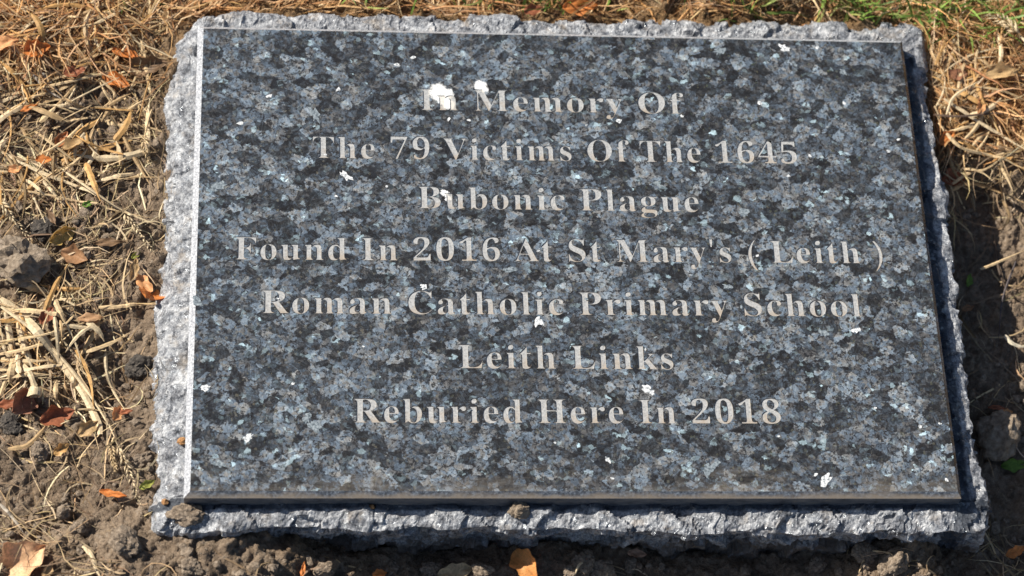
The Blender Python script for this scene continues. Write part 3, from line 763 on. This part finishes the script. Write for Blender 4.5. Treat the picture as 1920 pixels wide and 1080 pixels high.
blade([(0, 560), (40, 590), (70, 622), (110, 672), (150, 730), (182, 790), (188, 815)], 17, SP, 'broad pale straw blade bending down the left side towards its cut end', lift=.004, taper=.6)
blade([(10, 585), (20, 640), (30, 670), (55, 700), (65, 725)], 12, SP, 'flat pale blade hanging beside the rolled straw at left', lift=.003, taper=.8)
blade([(95, 545), (110, 580), (128, 615)], 11, ST, 'short broad tan blade above the broad pale blade at left', lift=.003)
blade([(0, 665), (45, 655), (90, 640), (130, 622)], 7, ST, 'tan blade crossing over the flat pale blade at left', lift=.005)
blade([(185, 576), (220, 575), (260, 571), (300, 570)], 8, ST, 'straight tan blade pointing at the left side of the stone', lift=.003)
blade([(0, 640), (80, 628), (160, 605), (240, 580)], 5, ST, 'thin straw slanting under the straight tan blade', lift=.003)
blade([(186, 590), (178, 620), (162, 648), (148, 672)], 11, SB, 'forked brown blade left of the dark hollow by the stone', lift=.004)
blade([(0, 692), (60, 700), (120, 706)], 5, ST, 'thin level straw above the rolled straw at left', lift=.003)
blade([(15, 842), (50, 835), (75, 812), (90, 792)], 9, SB, 'tan blade curving round the dark pebbles at lower left', lift=.003)
blade([(0, 742), (8, 720), (15, 698)], 8, ST, 'short upright blade at the left edge by the rolled straw', lift=.003)
blade([(105, 712), (104, 735), (106, 758)], 9, ST, 'short stiff blade right of the rolled straw', lift=.004)
blade([(123, 718), (122, 742)], 8, SB, 'shorter brown blade next to the stiff blade right of the rolled straw', lift=.004)
blade([(155, 1024), (172, 1042), (180, 1066), (190, 1085)], 8, SP, 'pale bent blade near the bottom edge at lower left', lift=.003)
blade([(0, 945), (25, 972), (45, 1000)], 6, (.50, .44, .36), 'grey straw at the left edge above the pale leaf', lift=.003)
blade([(1838, 505), (1870, 492), (1925, 468)], 6, ST, 'straight thin stalk crossing the shade at the right edge', lift=.012)
blade([(1885, 628), (1893, 640), (1908, 648), (1930, 652)], 9, (.74, .66, .50), 'pale hooked blade in the shade at the right edge', lift=.010)
blade([(1872, 338), (1880, 370), (1892, 405), (1882, 425), (1874, 438)], 13, SB, 'twisted brown blade hanging over the shaded soil at right', lift=.008, twist=1.5)
blade([(1784, 357), (1812, 344), (1850, 352), (1925, 382)], 10, SB, 'broad tan blade at the edge of the shade right of the stone', lift=.010)
blade([(1786, 345), (1815, 325), (1845, 318), (1880, 300)], 7, ST, 'thin blade rising from the edge of the shade right of the stone', lift=.010)
blade([(1770, 185), (1830, 225), (1880, 255), (1930, 285)], 8, SP, 'long pale blade across the dry turf right of the stone', lift=.008)
blade([(1760, 230), (1800, 275), (1860, 295), (1930, 320)], 8, ST, 'long tan blade beneath the pale one in the turf right of the stone', lift=.008)
blade([(1775, 215), (1790, 180), (1840, 150)], 6, SP, 'pale bent blade standing in the turf right of the stone', lift=.010)
blade([(1750, 215), (1800, 218), (1870, 212), (1930, 218)], 5, (.16, .11, .08), 'thin dark twig lying over the turf right of the stone', lift=.010)
blade([(1862, 440), (1872, 500), (1890, 545), (1925, 570)], 6, (.10, .07, .05), 'dark root curving over the shaded soil at right', lift=.004)
blade([(1905, 490), (1880, 560), (1872, 640)], 4, (.12, .10, .10), 'thin dark twig upright in the shade at right', lift=.005)
blade([(820, 1082), (850, 1066), (875, 1052)], 5, (.5, .36, .2), 'thin reddish stem left of the orange leaf before the stone', lift=.004)
blade([(1100, 1050), (1085, 1060), (1078, 1080)], 5, SP, 'pale arched straw before the front of the stone', lift=.006)
# rolled straw at left
cc_ = on_ground(66, 738, .004)
th = np.linspace(0, 4.2 * math.pi, 26)
ribbon('rolled_straw', [cc_ + Vector((.0038 * (1 - .035 * k) * math.cos(t_), .0016 * k / 26 - .001, .0038 * (1 - .035 * k) * math.sin(t_) + .003)) for k, t_ in enumerate(th)], .0052, SP, 'pale straw blade rolled into a ring at left', 'straw', group=G_BL, world=True, fold=.02, roll=0, taper=.9, taper0=.9)

# loose broad blades in the straw patch
nb = 0
LB1 = 'short flat tan straw blade in the tangle left of the stone'
LB2 = 'dry tan blade tangled in the turf right of the stone'
LB3 = 'dry tan blade tangled in the turf at upper left'
for reg, cnt, lb in (((-10, 300, 150, 345), 92, LB1), ((-10, 200, 540, 720), 52, LB1), ((-10, 290, 0, 150), 46, LB3), ((1745, 1930, 70, 330), 72, LB2)):
    for k in range(cnt):
        a, b = fr.uniform(reg[0], reg[1]), fr.uniform(reg[2], reg[3]); an = fr.uniform(0, 6.28); ln = fr.uniform(45, 150); cv = fr.uniform(-.9, .9)
        pts = []
        for q in range(4):
            pts.append((a, b)); a += ln / 3 * math.cos(an); b += ln / 3 * math.sin(an) * .85; an += cv / 3
        Q = np.array([at(*q_, -.03)[:2] for q_ in pts])
        if inside(np.c_[Q, Q[:, 0] * 0], .007).any(): continue
        base_c = fr.choice([ST, SP, SB, ST, SO]); jv = fr.uniform(.8, 1.12)
        ribbon('dry_straw', pts, fr.choice((3, 4, 5, 7, 9, 12)) * fr.uniform(.9, 1.2) * px, tuple(q_ * jv for q_ in base_c), lb, 'straw', group='loose dry blades: ' + lb.split(' in the ')[1], lift=fr.uniform(.001, .006), roll=fr.uniform(-.5, .5), twist=fr.uniform(-.8, .8), hump=fr.uniform(0, .003))

# seed heads: a stalk with a head of husks
def seed_stalk(stalk, head, wpx, col, label, lift=.004, hl=None):
    p0 = on_ground(*stalk[0], lift)
    root = empty('seed_stalk', p0, label, 'grass stalk', 'grass stalks with seed heads')
    if len(stalk) > 1: ribbon('stalk', stalk, wpx * px, col, parent=root, lift=lift, fold=.5)
    H = np.array([on_ground(a, b, lift + .001) for a, b in head])
    # head: many small pointed husks along the axis
    K = 34; V_, F_, C4 = [], [], []
    for k in range(K):
        s = k / (K - 1); f = s * (len(H) - 1); i = min(int(f), len(H) - 2); c = H[i] + (H[i + 1] - H[i]) * (f - i)
        T = H[i + 1] - H[i]; T = T / np.linalg.norm(T)
        an = k * 2.4 + fr.uniform(-.8, .8); sd = np.cross(T, [0, 0, 1]); sd /= np.linalg.norm(sd); up = np.cross(sd, T)
        o_ = sd * math.cos(an) + up * math.sin(an)
        r_ = (hl or 1.0) * .0026 * (1 - .55 * s) * fr.uniform(.8, 1.2)
        ax = T * .85 + o_ * .55; ax /= np.linalg.norm(ax)
        b0 = c + o_ * .0004
        q1 = np.cross(ax, o_); q1 /= np.linalg.norm(q1); q2 = np.cross(ax, q1)
        n0 = len(V_); wv = r_ * .30
        V_ += [b0] + [b0 + ax * r_ * .8 + (q1 * math.cos(t_) + q2 * math.sin(t_)) * wv for t_ in (0, 1.57, 3.14, 4.71)] + [b0 + ax * r_ * 2.4]
        F_ += [[n0, n0 + 1 + m, n0 + 1 + (m + 1) % 4] for m in range(4)] + [[n0 + 5, n0 + 1 + (m + 1) % 4, n0 + 1 + m] for m in range(4)]
        jv = fr.uniform(.75, 1.15); C4 += [tuple(np.array(col) * jv)] * 6
    V_ = np.array(V_) - np.array(p0)
    obj('seed_head', V_, F_, M_PLANT, root, col=np.clip(np.array(C4), .01, .9))
seed_stalk([(2, 575), (50, 610), (105, 660), (155, 722), (200, 790), (222, 838)], [(222, 838), (240, 880), (262, 942)], 7, SP, 'long straw stalk whose seed head hangs by the lower left side of the stone', .006)
seed_stalk([(214, 820), (208, 835)], [(208, 835), (212, 860), (217, 882)], 5, ST, 'short drooping seed spray left of the hanging seed head', .004, .8)
seed_stalk([(120, 320), (170, 355), (235, 400)], [(235, 400), (258, 430), (285, 470)], 5, SP, 'stalk with seed head ending at the middle of the left side of the stone', .006)
seed_stalk([(285, 205), (276, 235), (270, 265)], [(270, 265), (273, 285), (281, 308)], 5, ST, 'small seed head leaning on the upper left side of the stone', .006, .8)
seed_stalk([(10, 372), (5, 390)], [(0, 378), (25, 410), (55, 448)], 5, SP, 'pale seed head lying above the large buff clod at the left edge', .004)
seed_stalk([(60, 450), (70, 490)], [(70, 490), (85, 530), (108, 560)], 5, SB, 'brown seed head lying right of the large buff clod', .004, .9)
seed_stalk([(1930, 85), (1912, 66)], [(1912, 66), (1885, 40), (1850, 28)], 7, SP, 'thick pale seed head in the turf at the upper right corner', .014, 1.2)

# leaves
G_LF = 'dry fallen leaves round the stone'
def leaf(name, px_, py_, size, col, label, ang=0, tilt=(0, 0), curl=.5, asp=.6, lift=.002, cat='leaf', group=G_LF, lobes=0, seed=0):
    p = on_ground(px_, py_, lift)
    L_ = size * px * 1.2; NU, NV = 15, 11
    V_ = []
    r_ = random.Random(seed + px_)
    ph = [r_.uniform(0, 6) for _ in range(4)]
    for i in range(NU):
        s = i / (NU - 1)
        hw = asp / 2 * math.sin(math.pi * min(1, s * .96 + .03)) ** .75 * (1.12 - .45 * s) * (1 + .14 * math.sin(s * 17 + ph[0]) + (.3 * lobes * math.sin(s * 21)))
        for j in range(NV):
            t_ = j / (NV - 1) * 2 - 1
            xx = (s - .5) * L_; yy = t_ * hw * L_ * (1 + .1 * math.sin(9 * s + ph[2] + t_))
            zz = L_ * (curl * (t_ * hw) ** 2 * 2.2 + curl * .5 * (s - .5) ** 2 * math.cos(ph[3]) + .035 * math.sin(s * 9 + ph[1]) * math.sin(t_ * 4 + ph[2]) - .03 * (abs(t_) < .1))
            V_.append((xx, yy, zz))
    V_ = np.array(V_); V_[:, 2] -= np.percentile(V_[:, 2], 10)
    top = V_.copy(); bot = V_ - np.array([0, 0, .00025])
    f = grid_faces(NU, NV); m = NU * NV
    F = np.r_[f, f[:, ::-1] + m]
    c = np.array(col)[None] * (1 + .2 * fbm(V_[:, 0] * 300, V_[:, 1] * 300, V_[:, 2] * 300 + seed, 3, 9))[:, None]
    e = empty(name, p, label, cat, group) if False else None
    o = obj(name, np.r_[top, bot], F, M_LEAF, col=np.clip(np.r_[c, c], .01, .9))
    o.location = p; o.rotation_euler = (R(tilt[0]), R(tilt[1]), R(ang))
    return tag(o, label, cat, group)
OR = (.68, .25, .07); ORP = (.76, .40, .18); RD = (.36, .13, .065); TN = (.56, .38, .19); YL = (.62, .42, .14); BR = (.26, .16, .09)
LV = [(68, 92, 46, OR, 'orange brown leaf in the turf at the upper left', 20, (20, 10), .8, .7), (10, 80, 44, ORP, 'pale orange leaf at the left edge of the upper turf', 10, (10, -10), .5, .6), (237, 102, 48, OR, 'orange leaf left of the top corner of the stone', -10, (-15, 10), .6, .5),
      (218, 150, 50, OR, 'curled orange leaf below the brown curled leaf at upper left', -25, (25, 0), 1.0, .5), (275, 122, 70, BR, 'large brown curled leaf leaning on the top left of the stone', 5, (35, -8), 1.2, .5), (140, 134, 36, RD, 'small reddish leaf among straw at upper left', 15, (10, 0), .6, .6),
      (55, 202, 30, OR, 'narrow orange leaf at the left edge of the straw patch', 25, (5, 0), .4, .35), (115, 262, 34, (.58, .24, .10), 'salmon leaf scrap in the middle of the straw patch', 60, (20, 0), .7, .6), (138, 272, 38, TN, 'folded tan leaf beside the salmon leaf scrap', 40, (-20, 10), 1.0, .7),
      (82, 299, 26, OR, 'small orange leaf above the long pale stalk', 0, (10, 0), .5, .6), (28, 317, 24, ORP, 'small pale orange leaf beside the long pale stalk at left', 30, (0, 10), .5, .7), (118, 440, 52, YL, 'yellow curled leaf right of the dark clod', 35, (40, 10), 1.3, .5), (97, 408, 30, BR, 'brown leaf strip above the yellow curled leaf', -60, (10, 0), .8, .4),
      (284, 552, 88, OR, 'bright orange leaf standing against the left side of the stone', 80, (15, 50), .6, .5), (268, 530, 44, ORP, 'pale orange leaf tip beside the bright orange leaf by the stone', 130, (10, 0), .5, .5), (250, 505, 40, TN, 'bent tan leaf above the bright orange leaf by the stone', 80, (25, 0), .9, .4),
      (88, 592, 34, RD, 'dull red leaf under the straw at left', 60, (10, 0), .6, .6), (170, 596, 40, (.50, .30, .16), 'flat brown orange leaf among straw at left', 5, (0, 0), .3, .4), (40, 752, 60, (.40, .20, .13), 'reddish folded leaf left of the rolled straw', 60, (40, 20), 1.3, .7), (108, 780, 54, RD, 'dark red crumpled leaf right of the rolled straw', 20, (20, 0), 1.2, .6), (16, 758, 34, RD, 'red brown leaf at the left edge near the rolled straw', 10, (0, 0), .6, .5),
      (220, 774, 28, ORP, 'small bright orange leaf scrap by the lower left of the stone', 70, (30, 10), .6, .7), (165, 803, 38, TN, 'pale tan leaf beside the cut end of the broad blade', 40, (20, 0), .8, .6), (212, 926, 42, OR, 'narrow orange leaf flat on the soil at lower left', -12, (0, 0), .3, .3), (42, 1050, 80, (.80, .50, .28), 'large pale orange leaf at the lower left corner', 30, (15, -15), .7, .8),
      (115, 842, 28, SO, 'small brown leaf by the tan clod at lower left', 40, (20, 0), .9, .6), (90, 1070, 30, TN, 'tan leaf scrap right of the large pale orange leaf', 70, (10, 0), .6, .5), (236, 772, 22, RD, 'tiny red leaf beside the bright orange scrap', 10, (0, 0), .6, .4), (205, 455, 50, BR, 'flat brown leaf on the soil left of the lower seed head', 5, (0, 0), .4, .3), (140, 480, 44, (.48, .27, .14), 'ragged orange brown leaf below the yellow curled leaf', -20, (15, 0), 1.0, .7),
      (986, 1058, 58, (.74, .34, .11), 'bright orange leaf lying before the front of the stone', -55, (25, -10), .7, .7), (855, 1072, 56, (.56, .42, .25), 'broad tan leaf at the bottom edge left of the bright orange leaf', 12, (10, 0), .5, .5), (712, 1076, 22, OR, 'small orange leaf scrap at the bottom edge before the stone', 10, (0, 0), .4, .7), (1195, 1038, 30, (.45, .28, .19), 'small reddish leaf scrap under the front of the stone', -8, (0, 0), .3, .5), (568, 1068, 26, OR, 'orange leaf sliver in the hollow at front left', 80, (10, 0), .4, .3),
      (1905, 1034, 36, OR, 'orange leaf in the shade at the lower right corner', 25, (10, 0), .5, .5), (1088, 12, 60, OR, 'orange leaf in the turf behind the middle of the stone', 5, (30, 0), .6, .5), (1000, 18, 34, RD, 'red brown leaf in the turf behind the stone, left of the orange one', 15, (25, 0), .6, .6), (1795, 140, 36, (.34, .16, .09), 'dark red leaf in the turf right of the stone', 5, (10, 0), .5, .6), (1775, 258, 40, OR, 'orange leaf low in the turf touching the right side of the stone', 40, (15, 0), .7, .5), (1838, 198, 44, ORP, 'pale orange leaf among the dry blades right of the stone', 70, (20, 20), .8, .4), (1790, 335, 46, RD, 'dark red leaf at the edge of the shade right of the stone', 10, (10, 0), .6, .7), (1880, 135, 60, TN, 'crumpled tan leaf in the turf near the right edge', 10, (10, 0), 1.0, .5),
      (1888, 772, 20, ORP, 'tiny pale scrap above the buff stone in the shade', 0, (0, 0), .4, .5), (1815, 578, 24, (.3, .16, .08), 'small brown leaf in the shade against the right side of the stone', 20, (0, 0), .5, .5), (1870, 765, 30, RD, 'red leaf strip in the shade at right', -5, (0, 0), .4, .3)]
for k, (a, b, s_, c_, lb, an, ti, cu_, as_) in enumerate(LV):
    leaf('dry_leaf', a, b, s_, c_, lb, an, ti, cu_, as_, lift=.007 if b < 330 else .0045, seed=k)
GRN = (.16, .27, .05)
for k, (a, b, s_, an, lb) in enumerate([(1817, 525, 26, 70, 'small green leaf in the shade near the right side of the stone'), (1902, 872, 44, 5, 'pale green leaf in the shade at the right edge'), (165, 382, 20, 20, 'tiny green leaf under the long pale stalk at left'), (255, 478, 18, 40, 'tiny green leaf near the left side of the stone'), (276, 908, 26, 30, 'small yellow green leaf beside the hanging seed head')]):
    leaf('green_leaf', a, b, s_, GRN if k < 3 else (.35, .36, .08), lb, an, (20, 0), .8, .5, seed=70 + k, group='green leaves on the soil')
# root threads crowning the clod at front right
for k, (pts, lb) in enumerate([([(1612, 1034), (1650, 1034), (1672, 1040), (1690, 1062)], 'thick tan root thread looping over the clod at front right'), ([(1588, 1022), (1588, 1040)], 'short upright straw before the front right of the stone'), ([(1660, 1036), (1682, 1040), (1705, 1062)], 'thin pale root thread beside the looping one at front right'), ([(1620, 1050), (1610, 1075)], 'thin straw left of the clod crowned with roots')]):
    ribbon('root_thread', pts, 4 * px, ST, lb, 'root', group='root threads on the clod', lift=.004, fold=.6)
